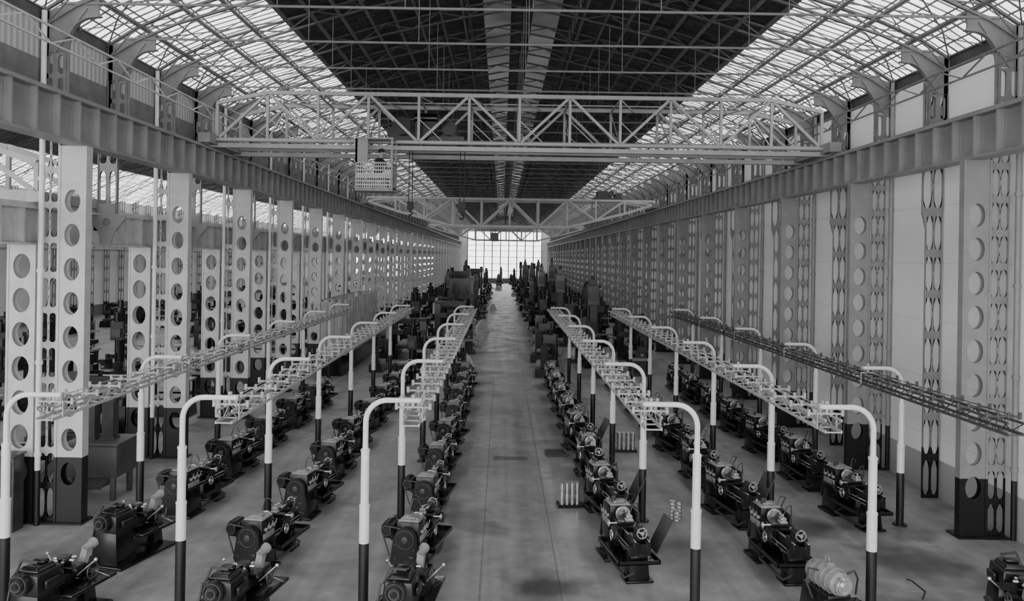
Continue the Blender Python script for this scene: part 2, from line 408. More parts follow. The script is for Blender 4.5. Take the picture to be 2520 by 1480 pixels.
# ------------------------------------------------------------------ columns
def box_column(x0,x1,z1,holes,rx,rz,dep=0.30):
    b=MB(); pitch=holes[0]-holes[1]; cx=(x0+x1)/2; W=x1-x0
    zt=holes[0]+pitch/2; zb=holes[-1]-pitch/2
    for y0 in (0,dep-0.03):
        for h in holes: b.perf(cx,h,W,pitch,rx,rz,y0,y0+0.03,0,24)
        b.box(x0,x1,y0,y0+0.03,zt,z1); b.box(x0,x1,y0,y0+0.03,0,max(zb,0.01))
    for x in (x0,x1-0.03): b.box(x-0.015 if x==x0 else x,(x+0.03) if x==x0 else x+0.045,-0.02,dep+0.02,0,z1)
    return b
def batten(x0,x1,z0,z1,pitch,cols=2,stadw=0.30,y0=0.1,thick=0.04,fl=0.04):
    b=MB(); n=int((z1-z0)/pitch); pitch=(z1-z0)/n; w=(x1-x0)/cols
    for i in range(n):
        for c in range(cols): b.perf(x0+w*(c+.5),z0+pitch*(i+.5),w,pitch,w*stadw,pitch*0.42,y0,y0+thick,0,16,True)
    for x in (x0,x1-0.02): b.box(x,x+0.02,y0-fl,y0+thick+fl,z0,z1)
    return b
H9=[7.07-0.747*i for i in range(9)]
def add_foot(b,x0,x1): b.box(x0-0.06,x1+0.06,-0.1,0.44,0,0.04)
b=box_column(10.1,10.68,8.28,H9,0.175,0.255,0.16); add_foot(b,10.1,11.1)
shr=b.mesh('shaft',['col_r'],True)
b=batten(10.74,11.14,0.04,8.9,0.72,2,0.38,0.1,0.02,0.02); bar_r=b.mesh('batten_plate',['col_r'],True)
def column(name,shaft,bat,loc,label,group):
    e=obj(name,None,loc,label=label,cat='column',group=group)
    obj('shaft',shaft,parent=e); obj('batten_plate',bat,parent=e); return e
c=column('steel_column',shr,bar_r,(0,bays[1],0),'grey steel column with oval lightening holes and dark painted foot','crane columns beside the plastered wall')
copies(c,[((0,y,0),0) for y in bays[2:]])
b=box_column(-9.70,-9.12,8.28,H9,0.17,0.25,0.24); add_foot(b,-10.1,-9.12); shl=b.mesh('shaft',['col_l'])
b=batten(-10.14,-9.76,0.04,9.3,0.72,2,0.38,0.1,0.02,0.02); bal=b.mesh('batten_plate',['col_l'])
c=column('steel_column',shl,bal,(0,bays[1],0),'pale steel column with oval lightening holes and dark painted foot','crane columns between the two bays')
copies(c,[((0,y,0),0) for y in bays[2:]])
H7=[5.63-0.747*i for i in range(7)]
b=box_column(-10.80,-10.20,6.1,H7,0.19,0.27,0.24); b.box(-10.9,-10.15,-0.06,0.40,0,0.04)
c=obj('low_steel_column',b.mesh('low_column',['col_l']),(0,bays[1],0),label='shorter pale steel column with round holes under low girder',cat='column',group='low columns of the neighbouring bay')
copies(c,[((0,y,0),0) for y in bays[2:]])
b=batten(-10.35,-9.85,6.95,9.3,0.8); b.box(-10.55,-9.65,0.12,0.15,6.5,6.9)
b.perf(-10.1,6.72,0.44,0.44,0.1,0.1,0.05,0.09,0,20); b.prism([(-10.32,6.94),(-9.88,6.94),(-9.88,7.2),(-10.32,7.2)],0.05,0.09); b.prism([(-10.32,6.50),(-9.88,6.50),(-10.0,6.15),(-10.2,6.15)],0.05,0.09); b.prism([(-10.32,6.94),(-10.32,6.5),(-10.6,6.85)],0.05,0.09); b.prism([(-9.88,6.94),(-9.6,6.85),(-9.88,6.5)],0.05,0.09)
u=obj('girder_upright',b.mesh('girder_upright',['girder']),(0,bays[0]+3,0),label='slotted steel upright with gusset standing on low girder',cat='upright',group='girder uprights')
copies(u,[((0,y+3,0),0) for y in bays[1:]])
b=batten(10.82,11.24,0.0,7.3,1.04,2,0.37,0.1,0.02,0.02); b2=batten(10.72,11.26,7.3,11.2,1.0,2,0.35,0.1,0.02,0.02); b.add(b2.v,b2.f)
b.prism([(10.72,7.3),(10.82,6.9),(10.82,7.3)],0.08,0.16)
w=obj('wall_post',b.mesh('wall_post',['col_r']),(0,bays[0]+3,0),label='slender slotted steel wall post with dark painted foot',cat='post',group='wall posts along the plastered wall')
copies(w,[((0,y+3,0),0) for y in bays[1:]])
b=batten(-37.1,-36.6,0.0,10.8,1.04,2,0.30)
w=obj('wall_post',b.mesh('wall_post_b',['col_r']),(0,30.4,0),label='slotted steel post against the far outer wall',cat='post',group='wall posts of the neighbouring bay')
copies(w,[((0,y,0),0) for y in [33.4+3*k for k in range(36)]])
def upper(sgn,xw):
    b=MB(); s=sgn
    def X(r): return xw-s*r
    z0=9.3 if s<0 else 8.95
    bb=batten(0,0.5,z0,10.3,0.5,2,0.27,0.0,0.05)
    b.add([(X(v[0]+0.02),v[1],v[2]) for v in bb.v],bb.f)
    arc=[]
    for k in range(9):
        a=k/8*pi/2; arc.append((X(0.50+0.58*(1-math.cos(a))),10.35+0.75*math.sin(a)))
    poly=[(X(0.02),10.3)]+arc+[(X(1.2),11.15),(X(1.2),11.6),(X(0.02),11.2)]
    b.prism(poly,0.0,0.05)
    pts=[(X(0.50),z0)]+arc+[(X(1.25),11.12)]
    for i in range(len(pts)-1): b.bar((pts[i][0],0.02,pts[i][1]),(pts[i+1][0],0.02,pts[i+1][1]),0.13,0.03)
    b.bar((X(0.04),0.02,z0),(X(0.04),0.02,11.3),0.16,0.04)
    b.bar((X(0.25),-0.01,10.3),(X(0.95),-0.01,11.3),0.035,0.035)
    return b.mesh('upper_column',['upper'])
u=obj('upper_column',upper(-1,XL),(0,half[0],0),label='grey slotted upper column with curved haunch bracket',cat='column',group='upper columns above the shared girder')
copies(u,[((0,y,0),0) for y in half[1:]])
u=obj('upper_column',upper(1,XR),(0,half[0],0),label='grey slotted upper column with curved haunch bracket against wall',cat='column',group='upper columns along the plastered wall')
copies(u,[((0,y,0),0) for y in half[1:]])
b=MB(); b.cyl((0,0,0),(0,0,11.2),0.06,12)
for z in (1.5,3.5,5.5,7.5,9.5): b.cyl((0,0,z),(0,0,z+0.08),0.08,12)
pm=b.mesh('down_pipe',['post'])
p=obj('down_pipe',pm,(-10.02,bays[1]-0.12,0),label='white vertical drainpipe clamped beside steel column',cat='pipe',group='drainpipes')
copies(p,[((-10.02,y-0.12,0),0) for y in bays[2:12]])
pm2=b.mesh('down_pipe',['col_r'])
p=obj('down_pipe',pm2,(11.22,bays[1]-0.1,0),label='grey vertical drainpipe between column and plastered wall',cat='pipe',group='drainpipes')
copies(p,[((11.22,y-0.1,0),0) for y in bays[2:12]])
# ------------------------------------------------------------------ gooseneck posts
ARM=0.78
b=MB(); pts=[(0,0,0),(0,0,0.03),(0,0,0.031),(0,0,1.78),(0,0,1.86),(0,0,2.7),(0,0,2.8),(0,0,3.22)]; rs=[0.16,0.16,0.084,0.084,0.07,0.07,0.047,0.047]
for k in range(1,10):
    a=k/9*pi/2; pts.append((0.36*(1-math.cos(a)),0,3.22+0.36*math.sin(a))); rs.append(0.046)
pts+=[(ARM+0.12,0,3.58)]; rs+=[0.042]
b.tube(pts,rs,16)
for z in (1.80,2.72): b.cyl((0,0,z),(0,0,z+0.04),0.09 if z<2 else 0.078,16)
post_me=b.mesh('pole',['post'])
b=MB(); b.cyl((ARM,0,3.64),(ARM,0,3.46),0.025,10); b.sphere((ARM,0,3.65),0.035,10); b.box(ARM-0.17,ARM+0.17,-0.015,0.015,3.46,3.485); b.box(ARM-0.17,ARM-0.15,-0.02,0.02,3.22,3.48); b.box(ARM+0.15,ARM+0.17,-0.02,0.02,3.22,3.48)
b.cyl((ARM+.12,0,3.58),(ARM+.15,0,3.58),0.055,10)
yoke_me=b.mesh('hanger_yoke',['ladder'])
PY=[14.0+5.25*k for k in range(6)]
rows=[(-2.22,1),(-5.27,1),(-8.2,1),(3.3,-1),(6.23,-1),(9.2,-1)]
src=None
for (x,s) in rows:
    for i,y in enumerate(PY):
        if src is None:
            src=obj('gooseneck_post',None,(x,y,0),0,label='white gooseneck pole with dark foot holding cable ladder',cat='pole',group='gooseneck poles')
            obj('pole',post_me,parent=src); obj('hanger_yoke',yoke_me,parent=src)
        else:
            if x>9 and i==0: continue
            copies(src,[((x,y,0),0 if s>0 else pi)])
b=MB(); L=27.2; w=0.13
for x in (-w,w):
    b.box(x-0.012,x+0.012,0,L,-0.02,0.03); b.box(x-0.012,x+0.012,0,L,0.17,0.21)
    y=0;k=0
    while y<L-0.2:
        b.bar((x,y,0 if k%2 else 0.19),(x,y+0.35,0.19 if k%2 else 0),0.014,0.014); y+=0.35;k+=1
y=0.0
while y<L:
    b.bar((-w,y,0),(w,y,0),0.022,0.022); y+=0.44
y=0.35
while y<L:
    b.bar((-0.30,y,0.24),(0.30,y,0.24),0.04,0.03)
    for x in (-0.28,-0.09,0.09,0.28): b.cyl((x,y,0.20),(x,y,0.31),0.028,8)
    y+=0.875
for x in (-0.09,0.09): b.bar((x,0.2,0.28),(x,L-0.2,0.28),0.012,0.012)
lm=b.mesh('cable_ladder',['ladder'],False); lmd=b.mesh('cable_ladder',['ladder_d'],False)
for (x,s) in rows:
    obj('cable_ladder',lmd if x>9 else lm,(x+s*ARM,13.7,3.22),label='long overhead lattice cable ladder with cross brackets'+(', dull dark grey' if x>9 else ', pale grey'),cat='cable ladder',group='overhead cable ladders')
# ------------------------------------------------------------------ lathes
def lathe_parts():
    P=[]
    b=MB(); b.box(-0.30,0.30,-1.08,-0.32,0,0.66,0,0.05,0.03); b.box(-0.36,0.38,-1.12,-0.28,0,0.06)
    P.append(('pedestal',bevel(b.mesh('pedestal',['dark'],False)),None))
    b=MB(); b.box(-0.22,0.22,0.62,1.0,0,0.6,0,0.05,0.04); b.box(-0.28,0.28,0.56,1.06,0,0.05)
    P.append(('pedestal',bevel(b.mesh('pedestal_b',['dark'],False)),None))
    b=MB(); b.box(-0.38,0.48,-0.5,1.18,0.40,0.42)
    for a in ((-0.38,-0.36,-0.5,1.18),(0.46,0.48,-0.5,1.18),(-0.38,0.48,1.16,1.18),(-0.38,0.48,-0.5,-0.48)): b.box(*a,0.40,0.48)
    P.append(('chip_tray',b.mesh('chip_tray',['dark2'],False),None))
    b=MB(); b.box(-0.17,-0.07,-0.4,1.2,0.58,0.84); b.box(0.07,0.17,-0.4,1.2,0.58,0.84)
    for y in (-0.3,0,0.3,0.6,0.9,1.16): b.box(-0.08,0.08,y-0.02,y+0.02,0.6,0.8)
    for x in (-0.14,0.14): b.box(x-0.015,x+0.015,-0.4,1.2,0.84,0.865,1)
    b.cyl((0.22,-0.4,0.70),(0.22,1.15,0.70),0.014,8,1); b.cyl((0.22,-0.4,0.62),(0.22,1.15,0.62),0.012,8,1); b.box(0.16,0.28,1.1,1.18,0.56,0.76)
    P.append(('bed',bevel(b.mesh('bed',['dark2','bright'],False),0.006,1),None))
    b=MB(); b.box(-0.27,0.27,-1.05,-0.40,0.66,1.12,0,0.03,0.02); b.cyl((0,-0.41,0.99),(0,-0.32,0.99),0.13,20)
    for k in range(3):
        b.cyl((0.25,-0.9+0.2*k,0.92),(0.31,-0.9+0.2*k,0.92),0.04,10,1); b.bar((0.31,-0.9+0.2*k,0.92),(0.34,-0.86+0.2*k,1.06),0.018,0.018,1)
    b.box(0.25,0.28,-1.0,-0.45,0.72,0.84,1)
    P.append(('headstock',bevel(b.mesh('headstock',['dark2','light'],False),0.05,3),None))
    b=MB(); b.box(-0.23,0.23,-0.98,-0.46,1.115,1.15,0,0.02,0.02); b.box(-0.12,0.12,-0.85,-0.6,1.15,1.18); b.sphere((0.17,-0.9,1.17),0.03,8)
    P.append(('headstock_lid',bevel(b.mesh('headstock_lid',['light'],False),0.012,2),'light grey flat headstock lid'))
    b=MB(); poly=[(-0.30,0.28),(0.24,0.28),(0.28,0.36)]
    for k in range(13):
        a=-0.15+(pi+0.1)*k/12; poly.append((-0.02+0.25*math.cos(a),0.78+0.26*math.sin(a)))
    poly.append((-0.34,0.36)); b.prism(poly,-1.19,-1.09)
    b.cyl((-0.02,-1.22,0.80),(-0.02,-1.18,0.80),0.07,16,1); b.box(0.08,0.18,-1.21,-1.18,0.42,0.47,1); b.torus((-0.02,-1.195,0.80),0.19,0.010,'Y',24,6,1)
    for (hx,hz) in ((-0.22,0.42),(0.18,0.6),(-0.22,0.7)): b.cyl((hx,-1.22,hz),(hx,-1.18,hz),0.02,8,1)
    P.append(('gear_cover',bevel(b.mesh('gear_cover',['dark2','mid'],False),0.02,2),'rounded dark gear cover'))
    b=MB(); b.cyl((-0.46,-1.0,0.94),(-0.46,-0.6,0.94),0.145,20); b.cyl((-0.46,-1.05,0.94),(-0.46,-1.0,0.94),0.12,20); b.cyl((-0.46,-0.6,0.94),(-0.46,-0.55,0.94),0.10,20)
    for k in range(6): b.torus((-0.46,-0.95+0.06*k,0.94),0.145,0.010,'Y',20,4)
    b.box(-0.57,-0.35,-0.95,-0.65,0.74,0.82); b.bar((-0.42,-0.8,0.77),(-0.28,-0.8,0.66),0.3,0.05)
    b.cyl((-0.46,-1.13,0.94),(-0.46,-1.05,0.94),0.09,18)
    P.append(('motor',b.mesh('motor',['dark2']),None))
    b=MB(); b.torus((-0.46,-1.10,0.94),0.10,0.016,'Y'); b.bar((-0.55,-1.1,0.92),(-0.38,-1.1,0.42),0.025,0.025); b.bar((-0.40,-1.1,1.03),(-0.1,-1.1,1.0),0.025,0.025)
    P.append(('drive_belt',b.mesh('drive_belt',['mid']),None))
    b=MB(); b.cyl((0,-0.34,0.99),(0,-0.22,0.99),0.15,24); b.torus((0,-0.28,0.99),0.15,0.012,'Y',24,6); b.cyl((0,-0.22,0.99),(0,-0.19,0.99),0.055,16,1)
    for k in range(3):
        a=2*pi*k/3; c=(0.09*math.cos(a),-0.15,0.99+0.09*math.sin(a)); b.bar((c[0],-0.22,c[2]),(c[0],-0.14,c[2]),0.05,0.05,1)
    P.append(('chuck',b.mesh('chuck',['bright','mid']),'bright steel three-jaw chuck'))
    b=MB(); b.box(-0.24,0.28,-0.02,0.38,0.86,0.92); b.box(0.19,0.31,0.0,0.36,0.52,0.88); b.box(-0.1,0.25,0.1,0.28,0.92,0.98); b.box(-0.08,0.08,0.12,0.27,0.98,1.03,1); b.box(-0.06,0.06,0.14,0.25,1.03,1.10,1); b.cyl((0,0.19,1.10),(0,0.19,1.17),0.02,8,1); b.bar((0,0.19,1.15),(0.13,0.25,1.2),0.02,0.02,1); b.sphere((0.13,0.25,1.2),0.02,8)
    b.cyl((0.25,0.19,0.95),(0.42,0.19,0.95),0.018,8,1)
    P.append(('carriage',bevel(b.mesh('carriage',['dark','bright'],False),0.01,1),None))
    b=MB(); b.tube([(-0.15,0.0,0.6),(-0.24,0.05,1.1),(-0.2,0.1,1.32),(-0.1,0.14,1.30),(-0.03,0.16,1.16)],0.014,6); b.bar((0.3,-0.3,0.62),(0.42,-0.28,0.85),0.02,0.02); b.sphere((0.42,-0.28,0.86),0.024,8); b.bar((0.28,0.9,0.62),(0.4,0.92,0.8),0.02,0.02); b.sphere((0.4,0.92,0.81),0.022,8); b.bar((0.30,-0.32,0.12),(0.30,1.0,0.12),0.03,0.05)
    for yy in (-0.32,1.0): b.bar((0.30,yy,0.12),(0.12,yy,0.2),0.03,0.03)
    P.append(('control_lever',b.mesh('control_lever',['mid']),None))
    b=MB(); b.wheel((0.34,0.08,0.68),0.1,'X')
    P.append(('handwheel',b.mesh('handwheel',['bright']),None))
    b=MB(); b.wheel((0.43,0.19,0.95),0.06,'X',0.01)
    P.append(('handwheel',b.mesh('handwheel_b',['bright']),None))
    b=MB(); b.box(-0.17,0.17,0.78,1.06,0.86,0.92); b.box(-0.10,0.10,0.8,1.04,0.92,1.0,0,0.02,0.02); b.cyl((0,0.76,1.0),(0,1.08,1.0),0.07,16); b.cyl((0,0.62,1.0),(0,0.78,1.0),0.032,12,1); b.cyl((0,0.55,1.0),(0,0.62,1.0),0.005,12,1,0.032)
    b.wheel((0,1.14,1.0),0.10,'Y',0.013,1); b.bar((0.09,1.16,1.07),(0.09,1.23,1.07),0.02,0.02,1)
    P.append(('tailstock',b.mesh('tailstock',['dark2','bright']),None))
    return P
LP=lathe_parts()
LPR=[p for p in LP if p[0] not in ('motor','drive_belt')]
b=MB(); b.box(-0.33,-0.29,-0.85,-0.15,0.62,1.05); b.box(-0.36,-0.33,-0.75,-0.3,0.7,0.95); b.cyl((0.1,-0.7,1.15),(0.1,-0.7,1.26),0.05,12); b.tube([(-0.2,-0.5,1.1),(-0.28,-0.4,1.35),(-0.1,-0.25,1.42),(0.0,-0.15,1.25)],0.014,6)
LPR.append(('switch_box',bevel(b.mesh('switch_box',['mid'],False),0.01,1),None))
def join_parts(parts,name):
    me=bpy.data.meshes.new(name); vs=[];fs=[];mi=[];mats=[]
    for n,m,l in parts:
        o=len(vs); vs+=[v.co[:] for v in m.vertices]
        idx=[]
        for mm in m.materials:
            if mm not in mats: mats.append(mm)
            idx.append(mats.index(mm))
        for p in m.polygons: fs.append(tuple(i+o for i in p.vertices)); mi.append(idx[p.material_index])
    me.from_pydata(vs,[],fs)
    for mm in mats: me.materials.append(mm)
    me.polygons.foreach_set('material_index',mi); me.polygons.foreach_set('use_smooth',[True]*len(fs)); me.update()
    try: me.set_sharp_from_angle(angle=0.6)
    except Exception: pass
    return me
LJ=join_parts(LP,'centre_lathe_whole'); LJR=join_parts(LPR,'centre_lathe_whole_b')
b=MB(); b.add([(-0.45,0.1,0.45),(-0.45,0.70,0.45),(-0.78,0.70,1.10),(-0.78,0.1,1.10),(-0.465,0.1,0.44),(-0.465,0.70,0.44),(-0.795,0.70,1.09),(-0.795,0.1,1.09)],[(0,1,2,3),(7,6,5,4),(0,4,5,1),(1,5,6,2),(2,6,7,3),(3,7,4,0)])
b.bar((-0.45,0.15,0.45),(-0.3,0.15,0.5),0.03,0.03); b.bar((-0.45,0.65,0.45),(-0.3,0.65,0.5),0.03,0.03)
SG=b.mesh('splash_guard',['plate'],False)
LAB='dark cast-iron centre lathe with headstock, chuck and carriage'
def lathe(x,y,rot,group,guard=False,label=LAB,right=False):
    s=random.uniform(0.95,1.02); k=1.0 if right else 0.93; sc=(0.95*s*k,0.86*s*k,0.97*s*k)
    if y>31:
        o=obj('centre_lathe',LJR if right else LJ,(x,y,0),rot,label='dark cast-iron centre lathe standing in a long row',cat='lathe',group=group); o.scale=sc; return o
    e=obj('centre_lathe',None,(x,y,0),rot,label=label,cat='lathe',group=group); e.scale=sc
    for n,m,l in (LPR if right else LP):
        if n=='handwheel' and y>26: continue
        obj(n,m,parent=e,label=l)
    if guard: obj('splash_guard',SG,parent=e,label='flat sheet-metal splash guard folded outward')
    return e
for x,gname,ks in ((-1.5,'lathes in the row beside the aisle',range(0,8)),(-4.40,'lathes in the middle row',range(0,8)),(-7.10,'lathes in the outer row',range(1,6))):
    for k in ks:
        lathe(x+random.uniform(-.06,.06),16.5+3.28*k,math.radians(-8+random.uniform(-4,4)),gname)
guards={(0,0),(0,1),(0,3),(1,1),(1,3)}
for r,(x,gname,ks) in enumerate(((2.5,'lathes facing the aisle',range(0,8)),(5.45,'lathes in the second row',range(0,8)),(8.25,'lathes along the wall',range(1,8)))):
    for k in ks:
        lathe(x+random.uniform(-.06,.06),16.4+3.2*k,pi+math.radians(8+random.uniform(-4,4)),gname,(r,k) in guards,
          'dark cast-iron centre lathe with raised sheet-metal splash guard' if (r,k) in guards else LAB,True)
def capstan():
    P=[]
    b=MB(); b.box(-0.30,0.30,-0.65,-0.1,0.05,0.66,0,0.06,0.04); b.box(-0.25,0.25,0.45,0.75,0.05,0.56,0,0.05,0.04); b.box(-0.40,0.45,-0.72,0.9,0,0.06); b.box(-0.38,0.48,-0.15,0.95,0.46,0.52)
    P.append(('pedestal',bevel(b.mesh('pedestal',['dark'],False),0.02,2),None))
    b=MB(); b.box(-0.25,0.25,-0.62,0.0,0.64,0.98,0,0.03,0.02); b.box(-0.19,0.19,-0.55,-0.1,0.98,1.06,0,0.05,0.05); b.box(0.24,0.31,-0.5,-0.2,0.72,0.87); b.cyl((-0.30,-0.5,0.5),(-0.30,-0.2,0.5),0.13,16); b.box(-0.1,0.12,-0.35,-0.2,1.06,1.12)
    P.append(('headstock',bevel(b.mesh('headstock',['dark2'],False),0.03,3),None))
    b=MB(); b.cyl((-0.03,-0.70,0.84),(-0.03,-0.61,0.84),0.17,24); b.torus((-0.03,-0.71,0.84),0.14,0.012,'Y',24,6,1); b.cyl((-0.03,-0.76,0.84),(-0.03,-0.70,0.84),0.09,20,1); b.cyl((-0.03,-0.78,0.84),(-0.03,-0.76,0.84),0.05,16)
    P.append(('spindle_pulley',b.mesh('spindle_pulley',['dark2','mid']),'stepped round spindle pulley'))
    b=MB(); b.cyl((0.10,0.60,0.98),(0.13,0.74,1.03),0.065,18); b.cyl((0.13,0.74,1.03),(0.14,0.80,1.05),0.085,18,1); b.bar((0.1,0.55,0.75),(0.11,0.66,0.98),0.12,0.1); b.cyl((0.14,0.80,1.05),(0.145,0.83,1.06),0.045,14,1)
    P.append(('bar_cylinder',b.mesh('bar_cylinder',['light','light']),'short pale end cylinder'))
    b=MB(); b.box(-0.17,0.17,-0.05,0.9,0.60,0.76); b.box(-0.20,0.30,0.1,0.4,0.76,0.85); b.cyl((0.0,0.25,0.85),(0.0,0.25,0.98),0.12,6)
    for k in range(6):
        a=k*pi/3; b.cyl((0.1*math.cos(a),0.25+0.1*math.sin(a),0.92),(0.19*math.cos(a),0.25+0.19*math.sin(a),0.92),0.025,8,1)
    b.bar((0.28,0.2,0.7),(0.55,0.3,0.95),0.022,0.022,1); b.sphere((0.55,0.3,0.95),0.032,8,1); b.bar((0.28,0.6,0.65),(0.48,0.75,0.5),0.022,0.022,1); b.bar((-0.2,0.3,0.7),(-0.4,0.35,0.95),0.02,0.02,1); b.sphere((-0.4,0.35,0.95),0.03,8,1)
    P.append(('turret_slide',bevel(b.mesh('turret_slide',['dark','bright'],False),0.01,1),None))
    b=MB(); b.wheel((0.34,0.5,0.68),0.13,'X'); P.append(('handwheel',b.mesh('handwheel_c',['mid']),None))
    b=MB(); b.bar((-0.30,-0.5,0.9),(-0.42,-0.58,0.05),0.03,0.03); b.bar((-0.26,-0.5,0.9),(-0.15,-0.5,1.15),0.03,0.03); b.bar((-0.15,-0.5,1.15),(0.1,-0.45,1.12),0.035,0.035)
    P.append(('lever_linkage',b.mesh('lever_linkage',['mid']),None))
    return P
CP=capstan()
for (x,y,r) in ((-7.15,13.55,-12),(-7.25,16.5,-16),(-4.15,13.4,-10),(-1.45,13.5,-6),(8.5,13.7,170)):
    e=obj('capstan_lathe',None,(x,y,0),math.radians(r),label='small dark capstan lathe with round pulley and turret',cat='lathe',group='capstan lathes')
    for n,m,l in CP: obj(n,m,parent=e,label=l)
e=obj('rotary_machine',None,(5.42,13.8,0),math.radians(12),label='pale grey cylindrical machine with round steel face plate',cat='machine')
b=MB(); b.tube([(0,-0.40,0.84),(0,-0.36,0.84),(0,-0.1,0.84),(0,0.25,0.84),(0,0.36,0.84),(0,0.42,0.84)],[0.15,0.19,0.20,0.21,0.18,0.09],28)
for y in (-0.25,-0.12,0.02,0.16): b.torus((0,y,0.84),0.205,0.014,'Y',28,6)
b.box(-0.06,0.06,-0.1,0.1,1.02,1.09); b.torus((0,0.0,1.12),0.05,0.012,'X',14,5)
obj('drum',b.mesh('drum',['light']),parent=e)
b=MB(); b.cyl((0.0,-0.46,0.84),(0.0,-0.40,0.84),0.15,24); b.torus((0,-0.47,0.84),0.11,0.018,'Y',24,6); b.cyl((0,-0.52,0.84),(0,-0.46,0.84),0.05,16)
obj('face_plate',b.mesh('face_plate',['bright']),parent=e,label='bright round steel face plate')
b=MB(); b.box(-0.26,0.26,-0.4,0.45,0.05,0.66,0,0.06,0.05); b.box(-0.34,0.34,-0.5,0.55,0,0.06); b.box(-0.30,0.30,-0.55,-0.35,0.5,0.62)
obj('pedestal',bevel(b.mesh('pedestal_r',['dark2'],False),0.02,2),parent=e)
b=MB(); b.tube([(0.18,-0.2,0.92),(0.36,-0.2,0.98),(0.46,-0.15,0.83),(0.46,-0.1,0.55)],0.018,8)
obj('handle',b.mesh('handle',['mid']),parent=e)
b=MB(); b.tube([(-0.17,0,0.95),(-0.34,0,1.0),(-0.38,0,0.78),(-0.26,0,0.5)],0.018,8)
obj('handle',b.mesh('handle_b',['mid']),parent=e)
# ------------------------------------------------------------------ large machines in the distance
def mill():
    b=MB()
    for s in (-1,1): b.box(s*1.1-0.22,s*1.1+0.22,-0.3,0.5,0,4.2,0,0.05,0.08)
    b.box(-1.35,1.35,-0.1,0.45,3.9,4.4); b.box(-1.35,1.35,-0.55,-0.3,2.4,2.9,1)
    for x in (-0.5,0.45): b.box(x-0.2,x+0.2,-0.8,-0.5,2.2,3.2); b.box(x-0.08,x+0.08,-0.75,-0.6,1.5,3.7,1)
    b.cyl((0,-0.9,0),(0,-0.9,0.9),1.0,24); b.cyl((0,-0.9,0.9),(0,-0.9,1.0),1.1,24,1); b.cyl((0,-0.9,1.0),(0,-0.9,1.4),0.55,20)
    b.box(-0.9,0.9,0.1,0.45,2.9,3.95)
    b.cyl((-1.1,0.2,4.4),(-1.1,0.2,4.8),0.22,14); b.box(0.8,1.3,-0.1,0.5,4.4,4.65); b.wheel((1.5,-0.4,2.6),0.2,'X')
    return bevel(b.mesh('boring_mill',['dark2','mid'],False),0.02,1)
def drill():
    b=MB(); b.box(-0.6,0.6,-1.3,0.5,0,0.25); b.cyl((0,0,0.25),(0,0,3.4),0.26,18); b.cyl((0,0,3.4),(0,0,3.6),0.32,18)
    b.box(-0.22,0.22,-1.7,0.3,2.1,2.55,1); b.box(-0.3,0.3,-1.4,-0.8,1.9,2.9); b.cyl((0,-1.1,2.9),(0,-1.1,3.4),0.18,14); b.cyl((0,-1.1,1.2),(0,-1.1,1.9),0.06,10,1); b.wheel((0.36,-1.1,2.2),0.18,'X')
    b.box(-0.35,0.35,-1.35,-0.65,0.25,0.7); b.cyl((0,0.1,3.6),(0,0.1,4.0),0.15,12)
    return bevel(b.mesh('radial_drill',['dark2','mid'],False),0.02,1)
def press():
    b=MB(); b.box(-0.55,0.55,-0.5,0.6,0,0.9); b.box(-0.36,0.36,0.05,0.6,0.9,3.6,0,0.04,0.04); b.box(-0.40,0.40,-0.55,0.6,3.0,4.3,0,0.05,0.05); b.box(-0.22,0.22,-0.5,-0.2,1.9,3.0,1); b.cyl((0.4,0.1,3.6),(0.58,0.1,3.6),0.5,24,1); b.box(-0.22,0.22,0.0,0.4,4.3,4.7); b.cyl((0,0.1,4.7),(0,0.1,4.95),0.12,12); b.box(-0.45,0.45,-0.6,0.1,0.9,1.05,1)
    b.box(-0.3,0.3,-0.58,-0.55,3.3,3.9,1)
    return bevel(b.mesh('column_press',['dark2','mid'],False),0.02,1)
def planer():
    b=MB(); b.box(-0.6,0.6,-2.6,2.6,0,0.75,0,0.1,0.05); b.box(-0.5,0.5,-1.9,1.6,0.75,0.95,1)
    for s in (-1,1): b.box(s*0.85-0.2,s*0.85+0.2,-0.2,0.6,0,2.5,0,0.0,0.1)
    b.box(-1.05,1.05,0.0,0.5,2.3,2.7); b.box(-1.0,1.0,-0.35,-0.12,1.5,1.85,1); b.box(-0.2,0.2,-0.55,-0.35,1.3,2.1); b.cyl((1.05,0.2,0.9),(1.35,0.2,0.9),0.3,16); b.cyl((-0.6,0.3,2.7),(-0.2,0.3,2.7),0.2,14)
    return bevel(b.mesh('planing_machine',['dark','mid'],False),0.02,1)
def hmill():
    b=MB(); b.box(-0.5,0.5,-0.9,0.7,0,0.2); b.box(-0.3,0.3,0.0,0.65,0.2,1.75); b.box(-0.28,0.28,-0.55,0.7,1.55,1.85); b.box(-0.2,0.2,-0.6,0.0,0.2,0.85); b.box(-0.75,0.75,-0.55,-0.1,0.95,1.1,1); b.box(-0.28,0.28,-0.6,0.0,0.82,0.95); b.cyl((0,-0.35,1.3),(0,0.0,1.3),0.1,12,1); b.wheel((-0.82,-0.3,1.0),0.13,'X'); b.cyl((0,0.5,1.85),(0,0.5,2.15),0.16,12)
    return bevel(b.mesh('milling_machine',['dark','light'],False),0.02,1)
def borer():
    b=MB(); b.box(-0.5,0.5,-1.6,1.6,0,0.55); b.box(-0.45,0.45,0.9,1.55,0.55,2.3,0,0.05,0.05); b.box(-0.35,0.35,0.3,0.95,1.2,1.8); b.cyl((0,-0.3,1.5),(0,0.35,1.5),0.09,12,1); b.box(-0.55,0.55,-0.9,-0.1,0.55,0.9,1); b.box(-0.2,0.2,-1.5,-1.2,0.55,1.9); b.cyl((0.5,1.2,1.2),(0.75,1.2,1.2),0.25,16,1); b.cyl((0,1.2,2.3),(0,1.2,2.6),0.15,12)
    return bevel(b.mesh('horizontal_borer',['dark2','light'],False),0.02,1)
